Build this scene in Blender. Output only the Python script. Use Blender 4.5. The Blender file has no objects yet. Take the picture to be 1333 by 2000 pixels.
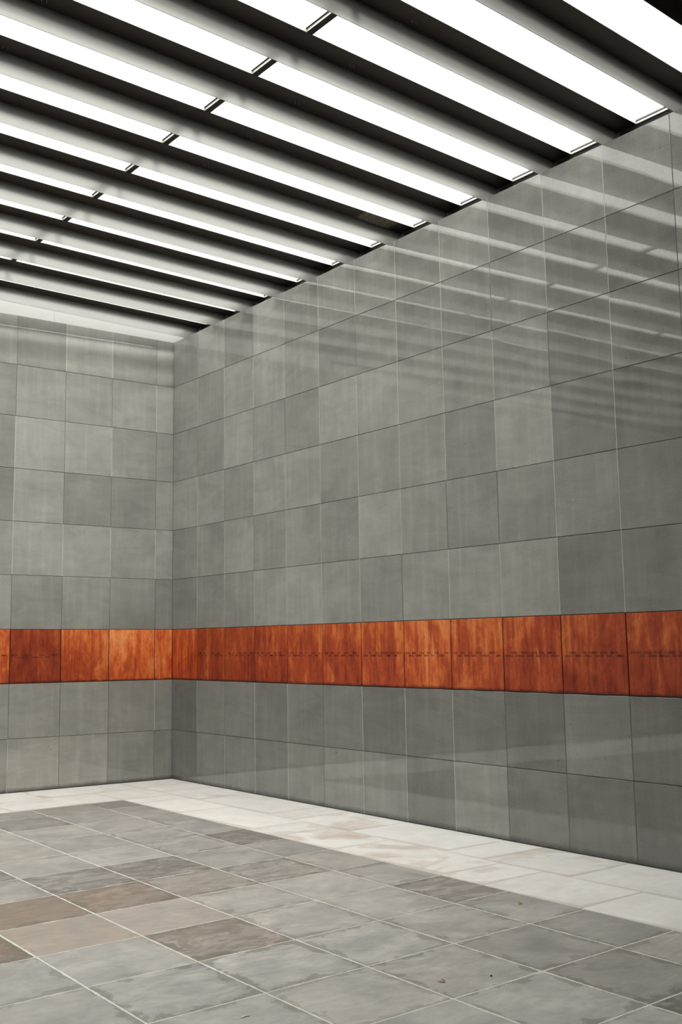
import bpy, bmesh, math, random
from mathutils import Vector, Matrix

S = bpy.context.scene
C = S.collection

# ------------------------------------------------------------------ camera
F_PX, PPX, PPY, IW, IH = 2124.51, 567.83, 971.03, 1333.0, 2000.0
YAW, PITCH, ROLL = 0.62532, 0.136687, -0.009794
fw = Vector((math.sin(YAW) * math.cos(PITCH), math.cos(YAW) * math.cos(PITCH), math.sin(PITCH)))
rt = Vector((math.cos(YAW), -math.sin(YAW), 0.0))
up = rt.cross(fw)
rt2 = rt * math.cos(ROLL) + up * math.sin(ROLL)
up2 = -rt * math.sin(ROLL) + up * math.cos(ROLL)
cd = bpy.data.cameras.new('camera')
cam = bpy.data.objects.new('camera', cd)
C.objects.link(cam)
M = Matrix((rt2, up2, -fw)).transposed().to_4x4()
M.translation = Vector((-6.73851, -11.86151, 1.5728))
cam.matrix_world = M
cd.sensor_fit = 'HORIZONTAL'
cd.sensor_width = 36.0
cd.lens = 36.0 * F_PX / IW
cd.shift_x = (IW / 2 - PPX) / IW
cd.shift_y = (PPY - IH / 2) / IW
cd.clip_start = 0.05
cd.clip_end = 200
S.camera = cam

# ------------------------------------------------------------------ light: an even overcast sky seen through the roof slots
SKY = 4.0
w = bpy.data.worlds.new('overcast_sky')
S.world = w
w.use_nodes = True
wt = w.node_tree
bg = wt.nodes['Background']
# overcast, with the sun glowing through the cloud behind the camera
GLOW, GLOW_POW, GLOW_EL, GLOW_AZ = 330.0, 420.0, math.radians(23), math.radians(-3)
tc = wt.nodes.new('ShaderNodeTexCoord')
nv = wt.nodes.new('ShaderNodeVectorMath'); nv.operation = 'NORMALIZE'
wt.links.new(tc.outputs['Generated'], nv.inputs[0])
dp = wt.nodes.new('ShaderNodeVectorMath'); dp.operation = 'DOT_PRODUCT'
wt.links.new(nv.outputs[0], dp.inputs[0])
dp.inputs[1].default_value = (math.sin(GLOW_AZ) * math.cos(GLOW_EL), -math.cos(GLOW_AZ) * math.cos(GLOW_EL), math.sin(GLOW_EL))
mx0 = wt.nodes.new('ShaderNodeMath'); mx0.operation = 'MAXIMUM'; mx0.inputs[1].default_value = 0.0
wt.links.new(dp.outputs['Value'], mx0.inputs[0])
pw = wt.nodes.new('ShaderNodeMath'); pw.operation = 'POWER'; pw.inputs[1].default_value = GLOW_POW
wt.links.new(mx0.outputs[0], pw.inputs[0])
ml = wt.nodes.new('ShaderNodeMath'); ml.operation = 'MULTIPLY_ADD'
ml.inputs[1].default_value = GLOW
ml.inputs[2].default_value = SKY
wt.links.new(pw.outputs[0], ml.inputs[0])
bg.inputs['Color'].default_value = (1.0, 0.985, 0.955, 1)
wt.links.new(ml.outputs[0], bg.inputs['Strength'])

S.view_settings.view_transform = 'Standard'
S.view_settings.look = 'None'
S.view_settings.gamma = 1.0
S.view_settings.exposure = 0.0
S.view_settings.use_curve_mapping = False

RND = random.Random(7)


# ------------------------------------------------------------------ helpers
class G:
    """small node-graph helper"""
    def __init__(s, name):
        s.m = bpy.data.materials.new(name)
        s.m.use_nodes = True
        s.t = s.m.node_tree
        for n in list(s.t.nodes):
            s.t.nodes.remove(n)
        s.out = s.t.nodes.new('ShaderNodeOutputMaterial')
        s.b = s.t.nodes.new('ShaderNodeBsdfPrincipled')
        s.t.links.new(s.b.outputs[0], s.out.inputs[0])

    def put(s, sock, v):
        if hasattr(v, 'node'):
            s.t.links.new(v, sock)
        elif isinstance(v, (tuple, list)):
            sock.default_value = tuple(v) + ((1,) if len(v) == 3 and sock.type == 'RGBA' else ())
        else:
            sock.default_value = v

    def set(s, **k):
        for n, v in k.items():
            s.put(s.b.inputs[n.replace('_', ' ')], v)

    def math(s, op, a, b=0.0, c=None, clamp=False):
        n = s.t.nodes.new('ShaderNodeMath')
        n.operation = op
        n.use_clamp = clamp
        s.put(n.inputs[0], a)
        s.put(n.inputs[1], b)
        if c is not None:
            s.put(n.inputs[2], c)
        return n.outputs[0]

    def mix(s, f, a, b, mode='MIX'):
        n = s.t.nodes.new('ShaderNodeMix')
        n.data_type = 'RGBA'
        n.blend_type = mode
        n.clamp_factor = True
        s.put(n.inputs['Factor'], f)
        s.put(n.inputs[6], a)
        s.put(n.inputs[7], b)
        return n.outputs[2]

    def ramp(s, f, stops):
        n = s.t.nodes.new('ShaderNodeValToRGB')
        e = n.color_ramp.elements
        while len(e) < len(stops):
            e.new(0.5)
        for k, (p, c) in zip(e, stops):
            k.position = p
            k.color = (c, c, c, 1) if not isinstance(c, tuple) else tuple(c) + (1,)
        s.put(n.inputs[0], f)
        return n.outputs[0]

    def rng(s, v, a, b, c=0.0, d=1.0, smooth=False):
        n = s.t.nodes.new('ShaderNodeMapRange')
        if smooth:
            n.interpolation_type = 'SMOOTHSTEP'
        s.put(n.inputs[0], v)
        for i, x in enumerate((a, b, c, d)):
            s.put(n.inputs[i + 1], x)
        return n.outputs[0]

    def obj(s):
        return s.t.nodes.new('ShaderNodeTexCoord').outputs['Object']

    def uv(s):
        return s.t.nodes.new('ShaderNodeTexCoord').outputs['UV']

    def attr(s, name):
        n = s.t.nodes.new('ShaderNodeAttribute')
        n.attribute_name = name
        return n.outputs['Color']

    def sep(s, v):
        n = s.t.nodes.new('ShaderNodeSeparateXYZ')
        s.put(n.inputs[0], v)
        return n.outputs

    def comb(s, x, y, z):
        n = s.t.nodes.new('ShaderNodeCombineXYZ')
        for i, v in enumerate((x, y, z)):
            s.put(n.inputs[i], v)
        return n.outputs[0]

    def scale(s, v, sc):
        n = s.t.nodes.new('ShaderNodeMapping')
        s.put(n.inputs[0], v)
        n.inputs['Scale'].default_value = sc
        return n.outputs[0]

    def vadd(s, a, b):
        n = s.t.nodes.new('ShaderNodeVectorMath')
        n.operation = 'ADD'
        s.put(n.inputs[0], a)
        s.put(n.inputs[1], b)
        return n.outputs[0]

    def noise(s, v, sc, det=2.0, rough=0.5, dist=0.0):
        n = s.t.nodes.new('ShaderNodeTexNoise')
        s.put(n.inputs['Vector'], v)
        n.inputs['Scale'].default_value = sc
        n.inputs['Detail'].default_value = det
        n.inputs['Roughness'].default_value = rough
        n.inputs['Distortion'].default_value = dist
        return n.outputs['Fac']

    def voro(s, v, sc, rnd=1.0):
        n = s.t.nodes.new('ShaderNodeTexVoronoi')
        s.put(n.inputs['Vector'], v)
        n.inputs['Scale'].default_value = sc
        n.inputs['Randomness'].default_value = rnd
        return n.outputs

    def bump(s, h, strength, dist=0.01):
        n = s.t.nodes.new('ShaderNodeBump')
        n.inputs['Strength'].default_value = strength
        n.inputs['Distance'].default_value = dist
        s.put(n.inputs['Height'], h)
        s.t.links.new(n.outputs[0], s.b.inputs['Normal'])


def obj(name, bm, mats, parent=None, smooth=False):
    me = bpy.data.meshes.new(name)
    bm.to_mesh(me)
    bm.free()
    for m in (mats if isinstance(mats, (list, tuple)) else [mats]):
        me.materials.append(m)
    if smooth:
        for p in me.polygons:
            p.use_smooth = True
    o = bpy.data.objects.new(name, me)
    C.objects.link(o)
    if parent:
        o.parent = parent
    return o


def struct(o):
    o['kind'] = 'structure'
    return o


def tag(o, label, cat, group=None):
    o['label'] = label
    o['category'] = cat
    if group:
        o['group'] = group
    return o


def empty(name, loc=(0, 0, 0)):
    o = bpy.data.objects.new(name, None)
    C.objects.link(o)
    o.location = loc
    o.empty_display_size = 0.1
    return o


def prism(bm, pts, z0, z1, mi=0):
    """vertical prism over a polygon of (x, y)"""
    lo = [bm.verts.new((x, y, z0)) for x, y in pts]
    hi = [bm.verts.new((x, y, z1)) for x, y in pts]
    fs = [bm.faces.new(lo[::-1]), bm.faces.new(hi)]
    n = len(pts)
    for i in range(n):
        fs.append(bm.faces.new((lo[i], lo[(i + 1) % n], hi[(i + 1) % n], hi[i])))
    for f in fs:
        f.material_index = mi
    return fs


def box(bm, x0, x1, y0, y1, z0, z1, mi=0):
    return prism(bm, [(x0, y0), (x1, y0), (x1, y1), (x0, y1)], z0, z1, mi)


def clip(poly, a, b, c):
    """keep the part of the polygon where a*x + b*y <= c"""
    out = []
    for i in range(len(poly)):
        p, q = poly[i], poly[(i + 1) % len(poly)]
        dp, dq = a * p[0] + b * p[1] - c, a * q[0] + b * q[1] - c
        if dp <= 0:
            out.append(p)
        if dp * dq < 0:
            t = dp / (dp - dq)
            out.append((p[0] + t * (q[0] - p[0]), p[1] + t * (q[1] - p[1])))
    return out


# ------------------------------------------------------------------ materials
def m_stone():
    g = G('grey_stone')
    P = g.obj()
    t = g.sep(g.attr('tint'))           # x brightness, y random, z warmth
    x, y, z = g.sep(P)
    off = g.math('MULTIPLY', t[1], 37.0)
    Q = g.vadd(P, g.comb(off, off, off))            # another cut of stone for each slab
    cloud = g.noise(Q, 2.2, 4, 0.55, 0.3)
    band = g.noise(g.scale(Q, (1.0, 1.0, 3.2)), 1.9, 4, 0.55, 1.5)
    streak = g.noise(g.scale(Q, (13, 13, 1.1)), 1.0, 3, 0.6)
    grain = g.noise(P, 190, 2, 0.75)
    grain2 = g.noise(P, 70, 3, 0.7)
    v = g.math('ADD', g.rng(cloud, 0.3, 0.7, 0.88, 1.12), g.rng(band, 0.3, 0.7, -0.08, 0.08))
    v = g.math('ADD', v, g.rng(streak, 0.48, 0.75, 0.0, 0.14))
    v = g.math('MULTIPLY', v, g.rng(grain, 0.25, 0.75, 0.66, 1.34))
    v = g.math('MULTIPLY', v, g.rng(grain2, 0.25, 0.75, 0.90, 1.10))
    v = g.math('MULTIPLY', v, t[0])
    col = g.mix(t[2], (0.262, 0.266, 0.246), (0.292, 0.280, 0.252))
    colv = g.mix(1.0, col, g.comb(v, v, v), 'MULTIPLY')
    # dark mineral specks
    vo = g.voro(Q, 7.5)
    r = g.math('MULTIPLY', g.sep(vo['Color'])[0], 0.075)
    r = g.math('SUBTRACT', r, 0.02)
    sp = g.math('LESS_THAN', vo['Distance'], r)
    colv = g.mix(g.math('MULTIPLY', sp, 0.55), colv, (0.035, 0.038, 0.036))
    # pale scuffs
    sc = g.noise(g.scale(Q, (6, 6, 3)), 1.3, 6, 0.72, 2.5)
    scm = g.rng(sc, 0.66, 0.74, 0, 0.30)
    colv = g.mix(scm, colv, (0.42, 0.42, 0.38))
    # damp dirt line just above the paving
    nz = g.noise(P, 9, 4, 0.7)
    zz = g.math('SUBTRACT', z, g.math('MULTIPLY', nz, 0.035))
    colv = g.mix(g.rng(zz, 0.035, 0.0, 0, 0.72), colv, (0.03, 0.033, 0.03))
    g.set(Base_Color=colv, Roughness=g.rng(cloud, 0.3, 0.7, 0.022, 0.045), IOR=1.70)
    wav = g.noise(Q, 1.6, 1, 0.4)
    h = g.math('ADD', g.math('MULTIPLY', wav, 1.0), g.math('MULTIPLY', grain, 0.0))
    g.bump(h, 0.09, 0.0025)
    return g.m


def m_simple(name, col, rough=0.6, metal=0.0, var=0.0, sc=20, ior=1.45):
    g = G(name)
    if var:
        n = g.noise(g.obj(), sc, 4, 0.6)
        k = g.rng(n, 0.25, 0.75, 1 - var, 1 + var)
        c = g.mix(1.0, col, g.comb(k, k, k), 'MULTIPLY')
    else:
        c = col
    g.set(Base_Color=c, Roughness=rough, Metallic=metal, IOR=ior)
    return g.m


def m_rust():
    g = G('weathering_steel')
    P = g.obj()
    t = g.sep(g.attr('tint'))           # x brightness, y random, z yellowness
    off = g.math('MULTIPLY', t[1], 53.0)
    Q = g.vadd(P, g.comb(off, off, g.math('MULTIPLY', off, 0.3)))
    z = g.sep(P)[2]
    run = g.noise(g.scale(Q, (26, 26, 2.4)), 1.0, 6, 0.7, 0.5)
    wide = g.noise(g.scale(Q, (6, 6, 1.6)), 1.0, 4, 0.6, 0.6)
    blot = g.noise(g.scale(Q, (3, 3, 2.4)), 1.6, 6, 0.7, 1.4)
    fine = g.noise(g.scale(Q, (90, 90, 22)), 1.0, 3, 0.6)
    v = g.math('ADD', g.math('MULTIPLY', run, 0.33), g.math('MULTIPLY', wide, 0.40))
    v = g.math('ADD', v, g.math('MULTIPLY', blot, 0.27))
    v = g.math('ADD', v, g.math('MULTIPLY', t[2], 0.10))
    # brighter in the upper half of a plate, browner below
    v = g.math('ADD', v, g.rng(z, 0.0, 0.6, -0.035, 0.035))
    c = g.ramp(v, [(0.38, (0.17, 0.020, 0.009)), (0.46, (0.34, 0.044, 0.014)), (0.54, (0.47, 0.078, 0.022)),
                   (0.60, (0.66, 0.150, 0.036)), (0.71, (0.80, 0.30, 0.10))])
    k = g.math('MULTIPLY', g.rng(fine, 0.2, 0.8, 0.80, 1.20), t[0])
    k = g.math('MULTIPLY', k, 0.84)
    c = g.mix(1.0, c, g.comb(k, k, k), 'MULTIPLY')
    # dark band along the lower edge
    edge = g.math('ADD', z, g.math('MULTIPLY', g.noise(Q, 11, 3, 0.6), -0.05))
    c = g.mix(g.rng(edge, 0.0, -0.02, 0, 0.75), c, (0.05, 0.012, 0.008))
    # small bright pits
    vo = g.voro(Q, 26)
    pit = g.math('LESS_THAN', vo['Distance'], g.math('SUBTRACT', g.math('MULTIPLY', g.sep(vo['Color'])[1], 0.17), 0.09))
    c = g.mix(g.math('MULTIPLY', pit, 0.4), c, (0.72, 0.30, 0.10))
    g.set(Base_Color=c, Roughness=0.5, IOR=1.35)
    g.bump(run, 0.25, 0.002)
    return g.m


def m_paver(white=False):
    g = G('pale_paving_stone' if white else 'grey_paving_stone')
    P = g.obj()
    uv = g.sep(g.uv())
    sz = g.sep(g.attr('tsize'))
    t = g.sep(g.attr('tint'))           # x brightness, y brown, z damp edge / swirl amount
    off = g.math('MULTIPLY', sz[2], 61.0)
    Q = g.vadd(P, g.comb(off, off, 0.0))
    du = g.math('MINIMUM', uv[0], g.math('SUBTRACT', sz[0], uv[0]))
    dv = g.math('MINIMUM', uv[1], g.math('SUBTRACT', sz[1], uv[1]))
    d = g.math('MINIMUM', du, dv)
    n1 = g.noise(Q, 3.2, 5, 0.62, 0.7)
    n2 = g.noise(g.scale(Q, (2.2, 6.0, 1)), 1.5, 5, 0.65, 1.6)
    gr = g.noise(P, 160, 2, 0.7)
    n3 = g.noise(Q, 11, 5, 0.7)
    k = g.math('ADD', g.rng(n1, 0.3, 0.7, 0.83, 1.15), g.rng(n2, 0.3, 0.7, -0.10, 0.10))
    k = g.math('MULTIPLY', k, g.rng(n3, 0.3, 0.7, 0.93, 1.07))
    k = g.math('MULTIPLY', k, g.rng(gr, 0.25, 0.75, 0.88, 1.12))
    k = g.math('MULTIPLY', k, t[0])
    if white:
        k = g.math('ADD', g.math('MULTIPLY', k, 0.35), g.math('MULTIPLY', t[0], 0.65))
        c = g.mix(1.0, (0.88, 0.858, 0.822), g.comb(k, k, k), 'MULTIPLY')
        st = g.rng(g.noise(g.scale(Q, (2, 2, 1)), 1.0, 5, 0.6, 1.0), 0.50, 0.72, 0, 0.7)
        c = g.mix(g.math('MULTIPLY', st, t[2]), c, (0.52, 0.40, 0.29))
        e = g.math('ADD', d, g.math('MULTIPLY', g.noise(P, 25, 3, 0.7), -0.012))
        c = g.mix(g.rng(e, 0.008, -0.004, 0, 0.4), c, (0.52, 0.44, 0.36))
        g.set(Base_Color=c, Roughness=0.55, IOR=1.4)
        return g.m
    c = g.mix(g.rng(n1, 0.35, 0.7, 0, 1), (0.45, 0.447, 0.425), (0.51, 0.485, 0.450))
    c = g.mix(g.math('MULTIPLY', t[1], g.rng(n1, 0.25, 0.6, 0.45, 1.0)), c, (0.36, 0.265, 0.20))
    c = g.mix(1.0, c, g.comb(k, k, k), 'MULTIPLY')
    # swirls of old damp, slate-like cloud contours
    sw = g.noise(g.scale(Q, (2.6, 5.5, 1)), 1.0, 6, 0.66, 2.6)
    swm = g.math('MULTIPLY', g.rng(sw, 0.44, 0.57, 0, 1, True), g.rng(t[2], 0.35, 1.0, 0, 0.72))
    c = g.mix(swm, c, g.mix(t[1], (0.150, 0.150, 0.128), (0.17, 0.115, 0.08)))
    lite = g.math('MULTIPLY', g.rng(g.noise(g.scale(Q, (4, 9, 1)), 1.0, 5, 0.7, 1.5), 0.62, 0.72, 0, 0.45), g.rng(t[2], 0.3, 1.0, 0.1, 1))
    c = g.mix(lite, c, (0.44, 0.43, 0.39))
    # damp rim along the joints, with a crisp tide line
    wob = g.math('MULTIPLY', g.math('SUBTRACT', g.noise(Q, 5.5, 5, 0.62, 0.6), 0.435), 0.34)
    e = g.math('SUBTRACT', d, wob)
    rim = g.rng(e, 0.016, -0.004, 0, 1, True)
    rim = g.math('MULTIPLY', rim, g.rng(t[2], 0.0, 0.6, 0.0, 0.62))
    c = g.mix(rim, c, (0.165, 0.152, 0.122))
    # grout smeared on the edges
    gw = g.math('MULTIPLY', g.math('SUBTRACT', g.noise(P, 7, 5, 0.8), 0.38), 0.036)
    ge = g.math('SUBTRACT', d, gw)
    c = g.mix(g.rng(ge, 0.0035, -0.001, 0, 0.8), c, (0.76, 0.73, 0.67))
    # crumbs of grout
    vo = g.voro(P, 9)
    crumb = g.math('LESS_THAN', vo['Distance'], g.math('SUBTRACT', g.math('MULTIPLY', g.sep(vo['Color'])[2], 0.05), 0.022))
    c = g.mix(g.math('MULTIPLY', crumb, 0.6), c, (0.6, 0.57, 0.52))
    g.set(Base_Color=c, Roughness=g.rng(n1, 0.3, 0.7, 0.42, 0.6), IOR=1.4)
    g.bump(gr, 0.15, 0.001)
    return g.m


def m_blade(name='satin_grey_paint', base=(0.25, 0.247, 0.236), metal=0.52, rough=0.25):
    g = G(name)
    P = g.obj()
    n = g.noise(g.scale(P, (1.5, 1.5, 6)), 1.6, 5, 0.65, 0.6)
    s = g.noise(g.scale(P, (3, 3, 30)), 1.0, 4, 0.7)
    k = g.math('MULTIPLY', g.rng(n, 0.3, 0.7, 0.95, 1.04), g.rng(s, 0.3, 0.75, 0.98, 1.02))
    c = g.mix(1.0, base, g.comb(k, k, k), 'MULTIPLY')
    vo = g.voro(g.scale(P, (1, 1, 2.5)), 2.7)
    dot = g.math('LESS_THAN', vo['Distance'], g.math('SUBTRACT', g.math('MULTIPLY', g.sep(vo['Color'])[0], 0.05), 0.03))
    c = g.mix(g.math('MULTIPLY', dot, 0.6), c, (0.1, 0.095, 0.085))
    g.set(Base_Color=c, Metallic=metal, Roughness=rough)
    return g.m


def m_glass():
    g = G('skylight_glass')
    t = g.t
    tr = t.nodes.new('ShaderNodeBsdfTransparent')
    tr.inputs[0].default_value = (0.97, 0.98, 0.97, 1)
    gl = t.nodes.new('ShaderNodeBsdfGlossy')
    gl.inputs['Roughness'].default_value = 0.05
    mx = t.nodes.new('ShaderNodeMixShader')
    mx.inputs[0].default_value = 0.05
    t.links.new(tr.outputs[0], mx.inputs[1])
    t.links.new(gl.outputs[0], mx.inputs[2])
    t.links.new(mx.outputs[0], g.out.inputs[0])
    return g.m


STONE = m_stone()
RUST = m_rust()
PAVE = m_paver()
PALE = m_paver(True)
BLADE = m_blade()
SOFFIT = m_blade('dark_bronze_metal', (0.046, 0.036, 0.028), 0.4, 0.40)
PALE_METAL = m_simple('pale_frame_metal', (0.62, 0.60, 0.55), 0.35, 0.3, 0.05)
GASKET = m_simple('black_gasket', (0.012, 0.012, 0.012), 0.6)
GLASS = m_glass()
SEAL = m_simple('cream_sealant', (0.52, 0.50, 0.43), 0.7, 0, 0.25, 6)
SEAL_DULL = m_simple('dull_sealant', (0.085, 0.082, 0.07), 0.7, 0, 0.3, 6)
GAP = m_simple('dark_joint', (0.012, 0.013, 0.012), 0.9)
GROUT = m_simple('pale_grout', (0.80, 0.765, 0.70), 0.85, 0, 0.12, 18)
GROUT_TAN = m_simple('tan_joint', (0.50, 0.44, 0.36), 0.85, 0, 0.15, 12)
UPSTAND = m_simple('pale_render', (0.225, 0.221, 0.212), 0.5, 0, 0.04, 3)
PLASTER = m_simple('plain_grey_stone', (0.16, 0.165, 0.152), 0.35, 0, 0.15, 3)
INK = m_simple('dark_engraving', (0.018, 0.008, 0.006), 0.8)
SCREW = m_simple('bright_wire', (0.34, 0.32, 0.27), 0.4, 0.4)
DUSTM = m_simple('dusty_web', (0.14, 0.125, 0.10), 0.95, 0, 0.7, 45)
LEAFM = m_simple('dry_leaf_brown', (0.92, 0.66, 0.45), 0.6, 0, 0.2, 60)
GRIT = m_simple('dark_grit', (0.02, 0.02, 0.018), 0.6)
FLECK = m_simple('white_plaster_fleck', (0.75, 0.72, 0.66), 0.7)

# ------------------------------------------------------------------ room dimensions (metres); corner of the two walls at the origin
ZS = [0.0, 0.585, 1.191, 1.800, 2.414, 3.028, 3.641, 4.254, 4.863, 5.453]
HT = ZS[-1]
LX, LY = 13.0, 20.5                       # the room runs to x = -LX and y = -LY
YR = [0.0, 0.591] + [0.591 + 0.6155 * i for i in range(1, 33)]
YR = [v for v in YR if v < LY] + [LY]
XL = [0.0, 0.2444] + [0.2444 + 0.614 * i for i in range(1, 22)]
XL = [v for v in XL if v < LX] + [LX]

# slab tones read off the photograph: (wall, column, row) -> brightness
TONE_R = {(0, 8): .86, (1, 8): 1.06, (2, 8): .84, (3, 8): 1.12, (4, 8): .92, (5, 8): .96, (6, 8): 1.0, (11, 8): .98,
          (0, 7): .95, (1, 7): .88, (2, 7): 1.02, (3, 7): 1.06, (4, 7): .96, (5, 7): .88, (6, 7): .96, (11, 7): .84, (10, 7): .9,
          (4, 6): .86, (5, 6): 1.05, (6, 6): 1.05, (11, 6): .88, (9, 6): .94, (2, 5): .86, (4, 5): 1.0, (7, 5): .96, (9, 5): 1.08,
          (10, 5): .92, (11, 5): .84, (12, 5): .82, (6, 5): .93, (1, 4): .93, (6, 4): 1.1, (11, 4): .92, (10, 4): 1.0, (9, 4): .9,
          (2, 3): .9, (1, 3): .84, (0, 3): .84, (5, 3): 1.0, (9, 3): 1.02, (10, 3): .84, (4, 3): 1.08, (3, 3): 1.02,
          (7, 3): 1.0, (8, 3): 1.0, (0, 1): .74, (1, 1): 1.0, (2, 1): .95, (9, 1): .78, (10, 1): 1.12, (11, 1): .92, (8, 1): .9,
          (6, 1): .86, (0, 0): .82, (8, 0): 1.16, (7, 0): .86, (9, 0): .88, (10, 0): .92, (11, 0): .84, (5, 0): 1.12, (6, 0): 1.08}
TONE_L = {(3, 8): .80, (2, 8): .98, (1, 8): .88, (4, 8): .92, (0, 8): .94, (3, 6): 1.12, (2, 6): 1.10, (1, 6): .96, (0, 6): .88,
          (4, 6): .86, (3, 5): 1.06, (2, 5): .86, (1, 5): .84, (4, 5): .82, (0, 5): .92, (3, 4): 1.08, (2, 4): 1.04, (1, 4): .94,
          (3, 3): .96, (2, 3): .98, (1, 3): .88, (0, 3): .84, (3, 7): 1.0, (2, 7): 1.02, (1, 7): 1.04, (3, 1): .98, (2, 1): 1.02, (1, 1): .9,
          (3, 0): 1.08, (2, 0): 1.10, (1, 0): .92, (0, 0): .84, (0, 1): .98}


def slab_wall(name, joints, tones, right, warm):
    """one wall: every slab has its own thickness, edges and slight tilt; joints lie behind"""
    bm = bmesh.new()
    tint = bm.faces.layers.float_color.new('tint')
    T = 0.22 if right else 0.10                  # wall thickness up to the upstand behind

    def P(s, d, z):                              # s along the wall from the corner, d depth into the wall
        return (d, -s, z) if right else (-s, d, z)

    def quad(pts, mi, col=(1, 0, 0, 1)):
        if right:
            pts = pts[::-1]
        f = bm.faces.new([bm.verts.new(P(*p)) for p in pts])
        f.material_index = mi
        f[tint] = col
        return f
    end = joints[-1]
    # body behind the slabs, ledge on top
    quad([(-0.03, 0.010, -0.01), (-0.03, 0.010, HT - .03), (end, 0.010, HT - .03), (end, 0.010, -0.01)], 1)
    quad([(0, T, HT - .02), (0, T, HT + .158), (end, T, HT + .158), (end, T, HT - .02)], 3 if not right else 1)
    quad([(0, 0.0, HT - .02), (-T, T, HT - .02), (end, T, HT - .02), (end, 0.0, HT - .02)], 3 if not right else 1)
    rr = random.Random(11 if right else 23)
    for r in range(9):
        if r == 2:
            continue                             # the steel plates go here
        z0, z1 = ZS[r] + (0.0022 if r else 0.006), ZS[r + 1] - (0.0022 if r < 8 else 0)
        for i in range(len(joints) - 1):
            s0, s1 = joints[i] + (0.0024 if i else 0.0008), joints[i + 1] - 0.0024
            rr.random()
            tn = tones.get((i, r), 0.95 + rr.uniform(-0.10, 0.10))
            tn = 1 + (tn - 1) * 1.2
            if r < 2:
                tn *= 0.76 if right else 1.12          # right wall: shade painted into the two lowest courses; left wall: lighter tone
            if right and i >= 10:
                tn *= 0.83  # light falloff towards the camera, painted into the slab tone
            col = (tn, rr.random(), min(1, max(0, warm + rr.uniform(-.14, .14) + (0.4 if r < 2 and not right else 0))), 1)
            d = [rr.uniform(-0.0006, 0.0006) for _ in range(4)]
            b = 0.0015
            fr = [(s0 + b, d[0], z0 + b), (s0 + b, d[1], z1 - b), (s1 - b, d[2], z1 - b), (s1 - b, d[3], z0 + b)]
            md = [(s0, b + d[0], z0), (s0, b + d[1], z1), (s1, b + d[2], z1), (s1, b + d[3], z0)]
            bk = [(s0, 0.020, z0), (s0, 0.020, z1), (s1, 0.020, z1), (s1, 0.020, z0)]
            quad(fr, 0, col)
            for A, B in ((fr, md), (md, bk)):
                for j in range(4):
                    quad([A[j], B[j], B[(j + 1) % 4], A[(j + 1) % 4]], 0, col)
            # sealant in the upright joint
            if i:
                s = joints[i]
                mi = 2 if rr.random() < (0.8 if right else 0.3) else 4
                if right and (i >= 12 or (r < 2 and i >= 9)):
                    mi = 4
                quad([(s - .0025, 0.0012, z0), (s - .0025, 0.0012, z1 + .001), (s + .0025, 0.0012, z1 + .001), (s + .0025, 0.0012, z0)], mi)
    if right:                                    # thin lower lip and shadow gap along the paving
        quad([(0.01, -0.004, 0.0), (0.01, -0.004, 0.004), (end, -0.004, 0.004), (end, -0.004, 0.0)], 4)
        quad([(0.01, -0.004, 0.004), (0.01, 0.01, 0.004), (end, 0.01, 0.004), (end, -0.004, 0.004)], 4)
    bmesh.ops.recalc_face_normals(bm, faces=[f for f in bm.faces if False])
    return struct(obj(name, bm, [STONE, GAP, SEAL, UPSTAND, SEAL_DULL]))


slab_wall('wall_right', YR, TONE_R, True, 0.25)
slab_wall('wall_left', XL, TONE_L, False, 0.55)

# walls behind the camera's view, plain stone
bm = bmesh.new()
box(bm, -LX - 0.2, -LX, -LY, 0.0, 0, HT)
struct(obj('wall_opposite', bm, PLASTER))
bm = bmesh.new()
box(bm, -LX - 0.2, 0.2, -LY - 0.2, -LY, 0, HT)
struct(obj('wall_rear', bm, PLASTER))

# ------------------------------------------------------------------ floor: grey pavers on a slightly skewed grid, pale border in two rows
OX, OY = -1.870, -7.4057
AI = (0.6338, 0.0373)
AJ = (0.01258, 0.6211)
EDGE_R = lambda y: -1.335 + 0.0045 * (y + 1.3)            # border edge along the right wall
EL0, EL1 = -1.32, 0.055                                   # border edge along the left wall: y = EL0 + EL1 (x + 1.3)
BROWN = {(-4, 3): (.80, .85, .55), (-3, 3): (.82, .75, .75), (-2, 3): (.9, .35, .62), (-3, 4): (.84, .15, .85), (-2, 4): (.80, .2, .9),
         (-1, 3): (.88, .2, .72), (-3, 2): (1.02, .45, .02), (-4, 2): (1.04, .6, .05), (-5, 2): (.82, .9, .8), (-3, 1): (.92, .5, .8),
         (-2, 2): (.98, .15, .35), (0, 5): (.80, .25, .9), (0, 1): (.84, .2, .8), (0, 2): (.95, .1, .4), (0, 9): (.82, .2, .7),
         (-1, 9): (.9, .2, .5), (-2, 8): (.84, .15, .6), (0, 0): (.88, .05, .38), (0, -1): (.84, .05, .45), (-1, -1): (.80, .08, .42),
         (-1, 0): (.92, .05, .40), (-2, 0): (1.02, .05, .45), (-2, -1): (.98, .08, .48), (-1, -2): (.8, .1, .5), (-1, -3): (.72, .15, 1.0),
         (-1, 1): (.98, .08, .2), (-2, 1): (1.0, .12, .35), (-3, 0): (1.06, .05, .50), (-3, -1): (1.02, .1, .35), (-4, 1): (1.0, .05, .12),
         (-4, 0): (1.06, .02, .52), (-5, 1): (.96, .08, .4), (-5, 0): (.98, .1, .42), (-4, -1): (1.02, .05, .4), (-1, 2): (.98, .05, .15),
         (-4, 4): (.92, .1, .3), (-5, 5): (.86, .2, .7), (-4, 5): (.9, .25, .6), (-3, 5): (.95, .05, .1), (-4, 6): (.84, .25, .6)}


def in_edge_l(x):
    return EL0 + EL1 * (x + 1.3)


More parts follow.
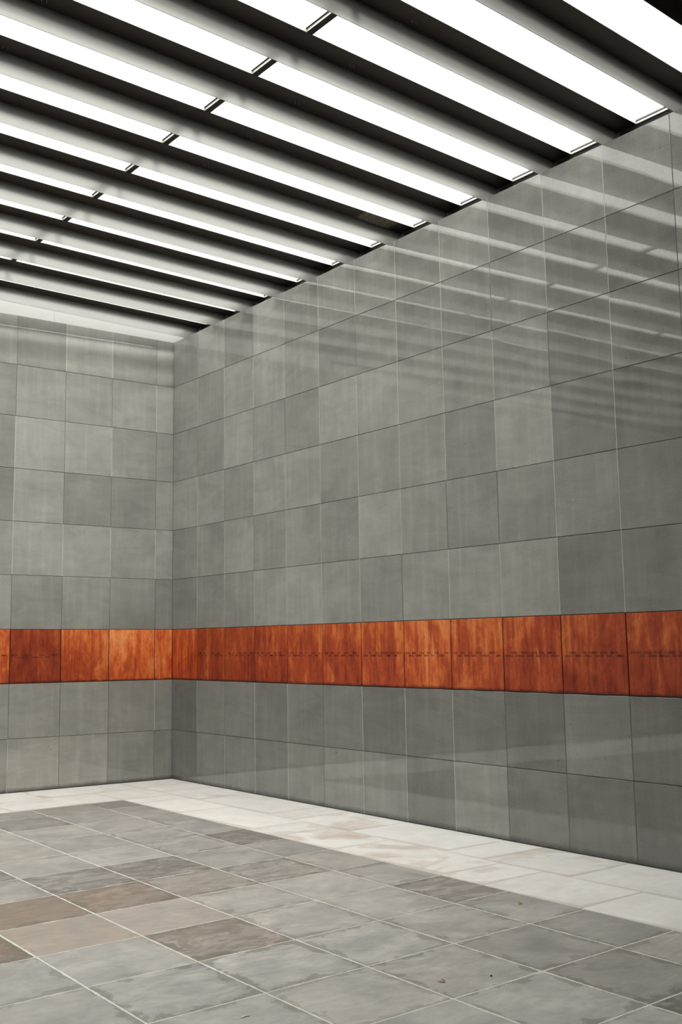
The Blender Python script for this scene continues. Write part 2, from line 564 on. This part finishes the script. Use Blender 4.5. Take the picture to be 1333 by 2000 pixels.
def paving():
    bm = bmesh.new()
    tint = bm.faces.layers.float_color.new('tint')
    tsz = bm.faces.layers.float_color.new('tsize')
    uvl = bm.loops.layers.uv.new('UVMap')
    rr = random.Random(5)

    def slab(poly, uvf, W, H, tn, mi, z=0.0, t=0.004):
        if len(poly) < 3:
            return
        top = [bm.verts.new((x, y, z)) for x, y in poly]
        bot = [bm.verts.new((x, y, z - t)) for x, y in poly]
        rnd = rr.random()
        fs = [bm.faces.new(top)]
        n = len(poly)
        for i in range(n):
            fs.append(bm.faces.new((top[i], bot[i], bot[(i + 1) % n], top[(i + 1) % n])))
        for f in fs:
            f.material_index = mi
            f[tint] = (*tn, 1)
            f[tsz] = (W, H, rnd, 1)
            for l in f.loops:
                l[uvl].uv = uvf(l.vert.co.x, l.vert.co.y)

    det = AI[0] * AJ[1] - AI[1] * AJ[0]

    def ij(x, y):
        dx, dy = x - OX, y - OY
        return ((dx * AJ[1] - dy * AJ[0]) / det, (dy * AI[0] - dx * AI[1]) / det)
    g = 0.0052
    for i in range(-19, 2):
        for j in range(-24, 12):
            gi, gj = g / 0.634, g / 0.621
            q = []
            for a, b in ((i + gi, j + gj), (i + 1 - gi, j + gj), (i + 1 - gi, j + 1 - gj), (i + gi, j + 1 - gj)):
                q.append((OX + a * AI[0] + b * AJ[0], OY + a * AI[1] + b * AJ[1]))
            q = clip(q, 1, -0.0045, -1.335 + 0.0045 * 1.3 - 0.001)
            q = clip(q, -EL1, 1, EL0 + EL1 * 1.3 - 0.001) if len(q) > 2 else q
            q = clip(q, -1, 0, LX) if len(q) > 2 else q
            q = clip(q, 0, -1, LY) if len(q) > 2 else q
            if len(q) < 3:
                continue
            tn = BROWN.get((i, j))
            if tn is None:
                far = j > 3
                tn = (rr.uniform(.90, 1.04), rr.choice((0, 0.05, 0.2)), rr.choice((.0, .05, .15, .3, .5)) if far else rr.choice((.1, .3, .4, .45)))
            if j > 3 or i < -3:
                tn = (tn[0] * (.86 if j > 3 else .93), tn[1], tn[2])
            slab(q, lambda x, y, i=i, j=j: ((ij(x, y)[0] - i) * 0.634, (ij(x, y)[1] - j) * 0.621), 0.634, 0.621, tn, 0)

    # pale border
    gw = 0.0022

    def quadslab(p00, p10, p11, p01):
        """corners in order; inset a little for the joint"""
        cx = [p00, p10, p11, p01]
        W = (Vector(p10) - Vector(p00)).length
        H = (Vector(p01) - Vector(p00)).length
        def L(a, b):
            x = (1 - a) * (1 - b) * p00[0] + a * (1 - b) * p10[0] + a * b * p11[0] + (1 - a) * b * p01[0]
            y = (1 - a) * (1 - b) * p00[1] + a * (1 - b) * p10[1] + a * b * p11[1] + (1 - a) * b * p01[1]
            return (x, y)
        a, b = gw / W, gw / H
        q = [L(a, b), L(1 - a, b), L(1 - a, 1 - b), L(a, 1 - b)]
        o = Vector(p00); ux = (Vector(p10) - o) / W; uy = (Vector(p01) - o) / H
        area = sum(q[k][0] * q[(k + 1) % 4][1] - q[(k + 1) % 4][0] * q[k][1] for k in range(4))
        if area < 0:
            q = q[::-1]
        tn = (rr.uniform(.95, 1.04), 0, rr.choice((.1, .3, .9)))
        slab(q, lambda x, y: ((Vector((x, y)) - o).dot(ux), (Vector((x, y)) - o).dot(uy)), W, H, tn, 1)

    MX = -0.712
    sk = 0.065
    midL = lambda x: -0.600 + 0.075 * (x + 1.07)
    # right wall, row against the wall and row against the grey pavers
    wl = [-0.012, -0.55, -0.965, -1.781, -3.062, -3.481, -4.303, -5.488, -5.895, -6.700, -7.92, -8.33, -9.14, -10.36, -10.77, -11.58, -12.8, -13.21, -14.02,
          -15.24, -15.65, -16.46, -17.68, -18.09, -18.9, -LY]
    for a, b in zip(wl, wl[1:]):
        quadslab((-0.006, a + (0.02 if a < -.1 else 0)), (MX, a - (0.02 if a < -.1 else 0)), (MX, b - 0.02), (-0.006, b + 0.02))
    il = [-1.62, -2.438, -3.666, -4.085, -4.870, -6.090, -6.489, -7.308, -8.53, -8.94, -9.75, -10.97, -11.38, -12.19, -13.41, -13.82,
          -14.63, -15.85, -16.26, -17.07, -18.29, -18.7, -19.51, -LY]
    prev = None
    for a, b in zip([None] + il, il):
        if a is None:
            quadslab((MX, midL(MX)), (EDGE_R(-1.3), midL(-1.33)), (EDGE_R(-1.3), in_edge_l(-1.335)), (MX, in_edge_l(-1.335) + 0.03))
            quadslab((MX, in_edge_l(-1.335) + 0.03), (EDGE_R(-1.3), in_edge_l(-1.335)), (EDGE_R(b), b - 0.04), (MX, b))
        else:
            quadslab((MX, a), (EDGE_R(a), a - 0.04), (EDGE_R(b), b - 0.04), (MX, b))
    # left wall rows
    la = [MX, -1.06, -1.92, -3.14, -3.55, -4.36, -5.58, -5.99, -6.8, -8.02, -8.43, -9.24, -10.46, -10.87, -11.68, -LX]
    for a, b in zip(la, la[1:]):
        quadslab((a, -0.006), (b + 0.0, -0.006), (b, midL(b)), (a, midL(a)))
    lb = [EDGE_R(-1.3), -2.57, -2.98, -3.79, -5.01, -5.42, -6.23, -7.45, -7.86, -8.67, -9.89, -10.3, -11.11, -12.33, -LX]
    for a, b in zip(lb, lb[1:]):
        quadslab((a, midL(a)), (b, midL(b)), (b, in_edge_l(b)), (a, in_edge_l(a)))
    # bedding: pale grout under the grey field, tan joint under the border
    def flat(pts, z, mi):
        f = bm.faces.new([bm.verts.new((x, y, z)) for x, y in pts])
        f.material_index = mi
        f[tint] = (1, 0, 0, 1)
        f[tsz] = (1, 1, 0, 1)
    flat([(-LX, -LY), (EDGE_R(-LY), -LY), (EDGE_R(-1.3), in_edge_l(-1.335)), (-LX, in_edge_l(-LX))], -0.0012, 2)
    flat([(EDGE_R(-LY), -LY), (0.02, -LY), (0.02, 0.02), (-LX, 0.02), (-LX, in_edge_l(-LX)), (EDGE_R(-1.3), in_edge_l(-1.335))], -0.0015, 3)
    return struct(obj('floor', bm, [PAVE, PALE, GROUT, GROUT_TAN]))


paving()

# ------------------------------------------------------------------ roof
ZB, ZSOF, ZG = 5.449, 5.612, 5.640           # blade foot, soffit underside, glass
PITCH_B = 0.6465


def beam_y(k, x):
    return -7.410 + PITCH_B * k + x * (0.0719 - 0.001 * k)


K0, K1 = -1, 11                             # beams built one by one; farther ones behind the camera are part of the ceiling
SW = 0.177                                   # soffit width


def ordinal(n):
    return ['first', 'second', 'third', 'fourth', 'fifth', 'sixth', 'seventh', 'eighth', 'ninth', 'tenth', 'eleventh', 'twelfth',
            'thirteenth', 'fourteenth', 'fifteenth', 'sixteenth', 'seventeenth'][n - 1]


def blade_bm(k, x1=-0.002):
    bm = bmesh.new()
    x0 = -LX
    t = 0.006
    # one bent outline: full depth over the room, notched where it runs on over the wall top
    side = [(x0, ZB), (x1, ZB), (x1, HT + 0.002), (0.204, HT + 0.002), (0.204, ZSOF), (x0, ZSOF)]
    if x1 < -1:
        side = [(x0, ZB), (x1, ZB), (x1, ZSOF), (x0, ZSOF)]
    fr = [bm.verts.new((x, beam_y(k, x), z)) for x, z in side]
    bk = [bm.verts.new((x, beam_y(k, x) + t, z)) for x, z in side]
    bm.faces.new(fr)
    bm.faces.new(bk[::-1])
    for i in range(len(side)):
        j = (i + 1) % len(side)
        bm.faces.new((fr[j], fr[i], bk[i], bk[j]))
    bmesh.ops.recalc_face_normals(bm, faces=bm.faces)
    return bm


def soffit_bm(k, x1=0.215):
    bm = bmesh.new()
    x0 = -LX
    prism(bm, [(x0, beam_y(k, x0) - SW), (x1, beam_y(k, x1) - SW), (x1, beam_y(k, x1) + 0.012), (x0, beam_y(k, x0) + 0.012)], ZSOF, ZG - 0.006)
    return bm


def lip_bm(k):
    """pale glazing lip on the near side of the soffit"""
    bm = bmesh.new()
    x0, x1 = -LX, 0.215
    prism(bm, [(x0, beam_y(k, x0) - SW - 0.004), (x1, beam_y(k, x1) - SW - 0.004), (x1, beam_y(k, x1) - SW), (x0, beam_y(k, x0) - SW)], ZSOF + 0.001, ZG - 0.002)
    return bm


for k in range(K0, K1 + 1):
    nth = K1 - k + 1
    t = empty('roof_beam', (0.0, 0.0, 0.0))
    extra = ''
    if k == 5:
        extra = ', dusty patch by the wall'
    elif k == 11:
        extra = ' and its white upstand'
    tag(t, ('grey metal roof beam nearest the left wall%s' % extra) if nth == 1 else
        ('grey metal roof beam under the skylight, %s out from the left wall%s' % (ordinal(nth), extra)), 'roof beam', 'parallel roof beams')
    obj('blade', blade_bm(k), BLADE, t)
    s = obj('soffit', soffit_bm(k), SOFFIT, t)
    s['label'] = 'dark underside strip of the beam'
    obj('glazing_lip', lip_bm(k), PALE_METAL, t)
    for cx in (-2.19, -4.26, -6.33):          # pairs of little wire clips under the soffit
        bm = bmesh.new()
        yc = beam_y(k, cx) - 0.075
        for dx in (-0.017, 0.017):
            prism(bm, [(cx + dx - .0012, yc - .0012), (cx + dx + .0012, yc - .0012), (cx + dx + .0012, yc + .0012), (cx + dx - .0012, yc + .0012)],
                  ZSOF - 0.022, ZSOF)
        obj('wire_clip', bm, SCREW, t)
    if k == 5:                                # old web and dust hanging under one soffit next to the wall
        bm = bmesh.new()
        rr = random.Random(3)
        n, m_ = 30, 6
        gv = []
        for a in range(n + 1):
            row = []
            for b in range(m_ + 1):
                x = -0.44 + 0.43 * a / n
                y = beam_y(5, x) - SW + 0.002 + (SW - 0.012) * b / m_
                zz = ZSOF - 0.003 - rr.uniform(0, 0.004) * (0 < b < m_)
                row.append(bm.verts.new((x + (rr.uniform(-.006, .006) if a in (0, n) else 0), y, zz)))
            gv.append(row)
        for a in range(n):
            for b in range(m_):
                if rr.random() < 0.94 or a < 2:
                    bm.faces.new((gv[a][b], gv[a + 1][b], gv[a + 1][b + 1], gv[a][b + 1]))
        d = obj('dust_patch', bm, DUSTM, t, True)
        d['label'] = 'dusty brown web stuck under the beam'

# added unseen short beam, blocks the bright glass strip mirrored in the right wall
t = empty('roof_beam')
tag(t, 'added short roof beam beyond the left edge, blocking the glass mirrored in the wall', 'roof beam', 'parallel roof beams')
obj('blade', blade_bm(12, -6.0), BLADE, t)
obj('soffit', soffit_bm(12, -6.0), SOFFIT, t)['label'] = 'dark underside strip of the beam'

# glass strips between the beams
wn = 0
for k in range(K0 + 1, K1 + 2):
    wn += 1
    bm = bmesh.new()
    x0, x1 = -LX, 0.214
    ya = lambda x: beam_y(k - 1, x) + 0.010
    yb = (lambda x: beam_y(k, x) - SW + 0.004) if k <= K1 else (lambda x: 0.096)
    prism(bm, [(x0, ya(x0)), (x1, ya(x1)), (x1, yb(x1)), (x0, yb(x0))], ZG, ZG + 0.008)
    o = struct(obj('window_%d' % wn, bm, GLASS))

# glazing bars crossing the strips
bars = [(-2.66, 0), (-5.38, 1), (-8.10, 2), (-10.82, 3)]
for cx, n in bars:
    t = empty('glazing_bar', (cx, 0, ZSOF))
    tag(t, ['dark glazing bar crossing every skylight strip in the left half of the photo',
            'dark glazing bar across the skylight strips, mirrored in the wall, left of the view',
            'dark glazing bar over the open middle of the room, beyond the left edge',
            'dark glazing bar nearest the opposite wall'][n], 'glazing bar')
    y0, y1 = beam_y(K0, cx) - SW, 0.095
    bm = bmesh.new(); box(bm, -0.025, 0.025, y0, y1, 0.001, 0.004); obj('underside', bm, GASKET, t)
    bm = bmesh.new(); box(bm, -0.025, 0.025, y0, y1, 0.004, 0.0275); obj('bar', bm, PALE_METAL, t)
    bm = bmesh.new(); box(bm, -0.036, -0.0255, y0, y1, 0.0235, 0.0272); obj('gasket', bm, GASKET, t)

# frames along the two walls
bm = bmesh.new()
box(bm, 0.205, 0.222, -LY, 0.2, ZSOF + 0.0, ZG - 0.002, 0)
box(bm, 0.200, 0.206, -LY, 0.2, ZG - 0.010, ZG - 0.004, 1)
struct(obj('trim_1', bm, [PALE_METAL, GASKET]))
bm = bmesh.new()
for a, b in ((-1.598, 0.2), (-4.57, -1.601), (-7.57, -4.573), (-LX, -7.573)):
    box(bm, a, b, 0.094, 0.106, HT - 0.012, ZG + 0.004, 0)
xa, xb = -2.75, -LX                          # added unseen board over the widening glass, keeps its streak off the right wall
prism(bm, [(xa, 0.094), (xb, 0.094), (xb, beam_y(11, xb) + 0.50), (xa, beam_y(11, xa) + 0.50)], ZG - 0.012, ZG - 0.002, 1)
struct(obj('trim_2', bm, [UPSTAND, PLASTER]))

# the rest of the roof, a closed dark ceiling over the part of the room behind the picture
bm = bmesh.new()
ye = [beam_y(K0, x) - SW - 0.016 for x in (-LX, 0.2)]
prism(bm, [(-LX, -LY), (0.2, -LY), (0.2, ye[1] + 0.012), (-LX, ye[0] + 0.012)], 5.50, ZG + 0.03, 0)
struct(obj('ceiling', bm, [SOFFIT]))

# outer parapets close the gap between wall top and glass
bm = bmesh.new()
box(bm, -LX - 0.2, -LX - 0.001, -LY, 0.2, HT, ZG + 0.05)
box(bm, -LX - 0.2, 0.23, -LY - 0.2, -LY, HT, ZG + 0.05)
box(bm, 0.224, 0.26, -LY, 0.26, 0.0, ZG + 0.02)
box(bm, -LX - 0.2, 0.26, 0.226, 0.26, 0.0, ZG + 0.02)
struct(obj('trim_3', bm, PLASTER))

# ------------------------------------------------------------------ steel plates with engraved names
WORDS = {}


def word_mesh(wd):
    if wd not in WORDS:
        cu = bpy.data.curves.new('lettering', 'FONT')
        cu.body = wd
        cu.size = 1.0
        cu.resolution_u = 2
        cu.extrude = 0.01
        cu.offset = 0.009
        o = bpy.data.objects.new('lettering_source', cu)
        C.objects.link(o)
        dg = bpy.context.evaluated_depsgraph_get()
        me = bpy.data.meshes.new_from_object(o.evaluated_get(dg))
        bpy.data.objects.remove(o)
        vs = [v.co.copy() for v in me.vertices]
        fs = [tuple(p.vertices) for p in me.polygons]
        bpy.data.meshes.remove(me)
        a, b = min(v.x for v in vs), max(v.x for v in vs)
        vs = [Vector((v.x - a, v.y, v.z)) for v in vs]
        WORDS[wd] = (vs, fs, b - a)
    return WORDS[wd]


def px(a, b, base, sc, p0, p1):
    """pixel span inside a zoomed crop -> fractions of the plate's width"""
    return ((base + a / sc - p0) / (p1 - p0), (base + b / sc - p0) / (p1 - p0))


def line(row, items, *cv):
    return [(wd, row) + px(a, b, *cv) for wd, a, b in items]


c11 = (1225, 12.34, 1223, 1360)
c10 = (1095, 9.87, 1096.5, 1225)
c9 = (980, 11.1, 983.5, 1097.5)
c8 = (880, 12.7, 880.5, 983.5)
c7 = (785, 13.33, 788.5, 881)
c6 = (700, 14.8, 705.5, 788.5)
c5 = (560, 8.887, 629, 705.5)
c4 = (560, 8.887, 560.8, 629)
c3 = (490, 16.66, 496.5, 560.8)
c2 = (380, 11.1, 439, 496.5)
c1 = (380, 11.1, 385.2, 439)
cl = (0, 10.25, 20, 119)
cm = (0, 10.25, -82, 19)
TEXT_R = {
    11: line(0, [('ESTHER', 60, 300), ('ADOLF', 355, 550), ('ROSA', 605, 790), ('OLIVER', 845, 1090), ('LENA', 1185, 1370)], *c11)
        + line(1, [('ETI', 275, 370), ('LAZAR', 480, 670), ('MOSES', 730, 945), ('ESTER', 1050, 1250)], *c11),
    10: line(0, [('REGINA', 165, 300), ('LOTTE', 380, 515), ('ROBERT', 560, 735), ('RACHEL', 780, 920), ('META', 985, 1125)], *c10)
        + line(1, [('LASZLO', 75, 230), ('ERIKA', 290, 410), ('PAULA', 480, 620), ('RUDOLF', 690, 840), ('OLAF', 900, 1000), ('LUDMILA', 1065, 1230)], *c10),
    9: line(0, [('RENA', 215, 350), ('BERTHA', 430, 600), ('ROSA', 665, 795), ('EDNA', 835, 955), ('AMALIA', 1000, 1195)], *c9)
        + line(1, [('ROZALIA', 85, 270), ('SANDOR', 310, 490), ('ALFRED', 550, 720), ('BELLA', 760, 885), ('ITA', 930, 1030), ('FRIDA', 1090, 1255)], *c9),
    8: line(0, [('ALEX', 60, 180), ('IDA', 260, 360), ('PAUL', 450, 560), ('ARTHUR', 630, 800), ('GRETA', 970, 1125)], *c8)
        + line(1, [('NINA', 160, 280), ('ISABEL', 345, 480), ('MARTIN', 525, 660), ('CHARLES', 760, 965), ('SARA', 1145, 1265)], *c8),
    7: line(0, [('ROSA', 95, 185), ('EMIL', 260, 370), ('LILA', 480, 595), ('HUGO', 660, 770), ('PETER', 855, 975), ('IDA', 1125, 1230)], *c7)
        + line(1, [('MAX', 180, 285), ('LEONARD', 360, 520), ('ERVIN', 590, 700), ('OTTO', 770, 860), ('GEORG', 980, 1130)], *c7),
    6: line(0, [('EVA', 295, 370), ('LEO', 505, 605), ('CHARLES', 655, 870), ('PAUL', 930, 1055), ('BENNO', 1115, 1255)], *c6)
        + line(1, [('LAURA', 140, 280), ('HUBERT', 350, 525), ('ELLA', 575, 705), ('EMIL', 815, 945), ('ANNA', 1025, 1130)], *c6),
    5: line(0, [('LINA', 640, 720), ('EMIL', 755, 830), ('IDA', 890, 935), ('HUGO', 995, 1080), ('OTTO', 1145, 1215)], *c5)
        + line(1, [('LEA', 730, 775), ('BRUNO', 825, 910), ('HANNA', 945, 1020), ('MARIA', 1090, 1165), ('EVA', 1210, 1262)], *c5),
    4: line(0, [('KARL', 55, 120), ('IDA', 235, 290), ('EVA', 320, 370), ('OLGA', 420, 480), ('LEO', 545, 575)], *c4)
        + line(1, [('JO', 30, 65), ('FERDINAND', 115, 235), ('ITA', 270, 330), ('HANS', 375, 440), ('MAX', 495, 545)], *c4),
    3: line(0, [('ANTON', 160, 265), ('LEA', 330, 435), ('EDITH', 500, 635), ('OTTO', 740, 850), ('NORA', 890, 995)], *c3)
        + line(1, [('IDA', 235, 305), ('ROSA', 420, 545), ('EMMA', 610, 730), ('LEO', 790, 880), ('MARTHA', 950, 1130)], *c3),
    2: line(0, [('ADAM', 730, 785), ('LEO', 820, 860), ('ANNA', 955, 1010), ('ILSE', 1075, 1125), ('HELENA', 1195, 1275)], *c2)
        + line(1, [('EVA', 670, 705), ('OTTO', 780, 830), ('KARL', 890, 950), ('RUTH', 1005, 1065), ('LISA', 1145, 1200)], *c2),
    1: line(0, [('HANS', 95, 155), ('IDA', 205, 245), ('LEA', 290, 315), ('EMIL', 385, 445), ('MAX', 505, 555)], *c1)
        + line(1, [('EVA', 80, 115), ('LEO', 160, 200), ('ROSA', 240, 290), ('OTTO', 335, 385), ('ERICH', 430, 510), ('ANNA', 555, 620)], *c1),
}
TEXT_L = {
    3: line(0, [('MARTHA', 230, 355), ('LEOPOLD', 480, 630), ('JAKOB', 780, 890), ('SAMUEL', 1020, 1175)], *cl)
        + line(1, [('ROSALIE', 365, 480), ('HERMANN', 640, 770), ('FRIEDA', 890, 1015)], *cl),
    4: line(0, [('EMMA', 25, 150)], *cm) + line(1, [('ISAK', -110, 5)], *cm),
}

# brightness, yellowness of each plate
PL_R = [(1.05, .35), (.80, .15), (.84, .1), (.92, .05), (1.0, .15), (1.0, .3), (1.04, .4), (1.08, .75), (1.0, .6), (.95, .35), (.86, .1), (.84, .2)] + [(.9, .3)] * 25
PL_L = [(1.25, .9), (1.32, 1.0), (1.15, .65), (.86, .05), (1.15, .7)] + [(1.0, .4)] * 20


def steel_plate(right, i, s0, s1, tone, text, rnd):
    a = s0 + (0.0045 if i else 0.0006)
    b = s1 - 0.0045
    z0, z1 = ZS[2] + 0.004, ZS[3] - 0.003
    o = empty('steel_plate', (0, -(a + b) / 2, z0) if right else (-(a + b) / 2, 0, z0))
    bm = bmesh.new()
    tint = bm.faces.layers.float_color.new('tint')
    # a plate with folded edges: shallow tray, front face a millimetre behind the stone
    oc = o.location

    def P(s, d, z):
        v = Vector((d, -s, z) if right else (-s, d, z))
        return v - oc
    d0, bv = 0.0012, 0.004
    rings = [[(a, 0.022), (b, 0.022)], [(a, d0 + bv), (b, d0 + bv)], [(a + bv * .4, d0 + bv * .3), (b - bv * .4, d0 + bv * .3)], [(a + bv, d0), (b - bv, d0)]]
    ins = [0, 0, bv * .4, bv]
    loops = []
    for (L, R), n in zip(rings, ins):
        s_l, dd = L
        s_r, _ = R
        loops.append([bm.verts.new(P(*q)) for q in ((s_l, dd, z0 + n), (s_l, dd, z1 - n), (s_r, dd, z1 - n), (s_r, dd, z0 + n))])
    fs = [bm.faces.new(loops[-1])]
    for A, B in zip(loops, loops[1:]):
        for j in range(4):
            fs.append(bm.faces.new((A[j], A[(j + 1) % 4], B[(j + 1) % 4], B[j])))
    for f in fs:
        f[tint] = (tone[0], rnd, tone[1], 1)
    bmesh.ops.recalc_face_normals(bm, faces=bm.faces)
    pl = obj('plate', bm, RUST, o)
    if text:
        for grp in [[t_] for t_ in text]:         # every engraved name is a part of its plate
            bm = bmesh.new()
            for wd, row, u0, u1 in grp:
                vs, fcs, wdt = word_mesh(wd)
                Wd = (b - a) * (u1 - u0)
                zb = (1.4985, 1.4745)[row]
                nv = []
                for v in vs:
                    q = v.x / wdt * Wd
                    # right wall reads from the corner outwards, left wall towards the corner
                    s_ = a + u0 * (b - a) + q if right else b - u0 * (b - a) - q
                    nv.append(bm.verts.new(P(s_, d0 - 0.0005 - max(0, v.z) * 0.02, zb + v.y * 0.0245)))
                for f in fcs:
                    try:
                        bm.faces.new([nv[j] for j in f])
                    except ValueError:
                        pass
            obj('engraved_name', bm, INK, o)
    return o


rr = random.Random(4)
look_r = {1: 'plain dark', 7: 'streaky orange', 8: 'streaked bright orange', 10: 'dark red-brown'}
NVIS_R, NVIS_L = 14, 6
for i in range(NVIS_R):
    o = steel_plate(True, i, YR[i], YR[i + 1], PL_R[i], TEXT_R.get(i), rr.random())
    if i == 0:
        lb = 'rusty steel plate on the long right wall, touching the corner, without names'
    else:
        lb = 'rusty steel plate with engraved names on the right wall, %s from the corner' % ordinal(i + 1)
    if i > 11:
        lb = 'rusty steel plate on the right wall, %s from the corner' % ordinal(i + 1)
    tag(o, lb, 'steel plate', 'rusty plates on the right wall')
for i in range(NVIS_L):
    o = steel_plate(False, i, XL[i], XL[i + 1], PL_L[i], TEXT_L.get(i), rr.random())
    lb = ['narrow bright orange steel plate on the left wall, beside the corner',
          'bright orange blank steel plate on the left wall, next to the narrow one',
          'orange blank steel plate on the left wall, third from the corner',
          'dark red-brown steel plate with names on the left wall, fourth from the corner',
          'rusty steel plate cut by the left edge of the photo, fifth from the corner',
          'rusty steel plate on the left wall, sixth from the corner'][i]
    tag(o, lb, 'steel plate', 'rusty plates on the left wall')
# the band goes on beyond the picture as part of the walls
bm = bmesh.new()
tl = bm.faces.layers.float_color.new('tint')
for i in range(NVIS_R, len(YR) - 1):
    for f in box(bm, 0.001, 0.02, -YR[i + 1] + .003, -YR[i] - .003, 0, ZS[3] - .003 - ZS[2] - .004):
        f[tl] = (.95, rr.random() * 0 + i * .07, .3, 1)
struct(obj('trim_4', bm, RUST)).location = (0, 0, ZS[2] + .004)
bm = bmesh.new()
tl = bm.faces.layers.float_color.new('tint')
for i in range(NVIS_L, len(XL) - 1):
    for f in box(bm, -XL[i + 1] + .003, -XL[i] - .003, 0.001, 0.02, 0, ZS[3] - .003 - ZS[2] - .004):
        f[tl] = (1.0, i * .07, .4, 1)
struct(obj('trim_5', bm, RUST)).location = (0, 0, ZS[2] + .004)


# ------------------------------------------------------------------ small litter on the paving
def leaf(x, y, rz, ln, wd, label):
    bm = bmesh.new()
    n = 8
    L, R, Mi = [], [], []
    for a in range(n + 1):
        u = a / n
        w_ = wd * math.sin(math.pi * min(1, u * 1.02)) ** 0.8 * (1 - 0.3 * u) + 0.0005
        zc = 0.0015 + 0.006 * math.sin(math.pi * u)
        Mi.append(bm.verts.new((ln * (u - .5), 0, zc)))
        L.append(bm.verts.new((ln * (u - .5), w_, zc + 0.004 * math.sin(3 * u))))
        R.append(bm.verts.new((ln * (u - .5), -w_, zc + 0.005 * (1 - u))))
    for a in range(n):
        bm.faces.new((Mi[a], Mi[a + 1], L[a + 1], L[a]))
        bm.faces.new((R[a], R[a + 1], Mi[a + 1], Mi[a]))
    bmesh.ops.solidify(bm, geom=bm.faces[:], thickness=0.0008)
    o = obj('dry_leaf', bm, LEAFM, None, True)
    o.location = (x, y, 0.0008)
    o.rotation_euler = (0, 0, rz)
    tag(o, label, 'leaf', 'dry leaves on the paving')


leaf(-3.024, -7.891, 1.9, 0.045, 0.014, 'small curled pale brown dry leaf lying on a front grey paver')
leaf(-1.552, -7.042, 0.4, 0.060, 0.012, 'small brown dry leaf on a grey paver near the pale border')


def pebble(x, y, r, mat, name, label, cat, sq=0.6):
    bm = bmesh.new()
    bmesh.ops.create_icosphere(bm, subdivisions=2, radius=r)
    q = random.Random(int(x * 1000))
    for v in bm.verts:
        v.co *= q.uniform(.85, 1.15)
        v.co.z *= sq
    o = obj(name, bm, mat, None, True)
    o.location = (x, y, r * sq * 0.9)
    tag(o, label, cat)


pebble(-2.773, -7.973, 0.006, GRIT, 'grit_stone', 'tiny black grit stone right of the pale leaf on the paver', 'stone')
leafx = (-4.027, -7.735)
bm = bmesh.new()
for a, b in (((-.022, -.006), (0, .002)), ((0, .002), (.02, -.003))):
    p, q = Vector(a), Vector(b)
    n = (q - p).normalized().orthogonal() * 0.004
    prism(bm, [tuple(p - n), tuple(q - n), tuple(q + n), tuple(p + n)], 0.0, 0.004)
o = obj('plaster_flake', bm, FLECK)
o.location = (leafx[0], leafx[1], 0.0005)
tag(o, 'thin white plaster flake on the paver at the bottom edge', 'flake')
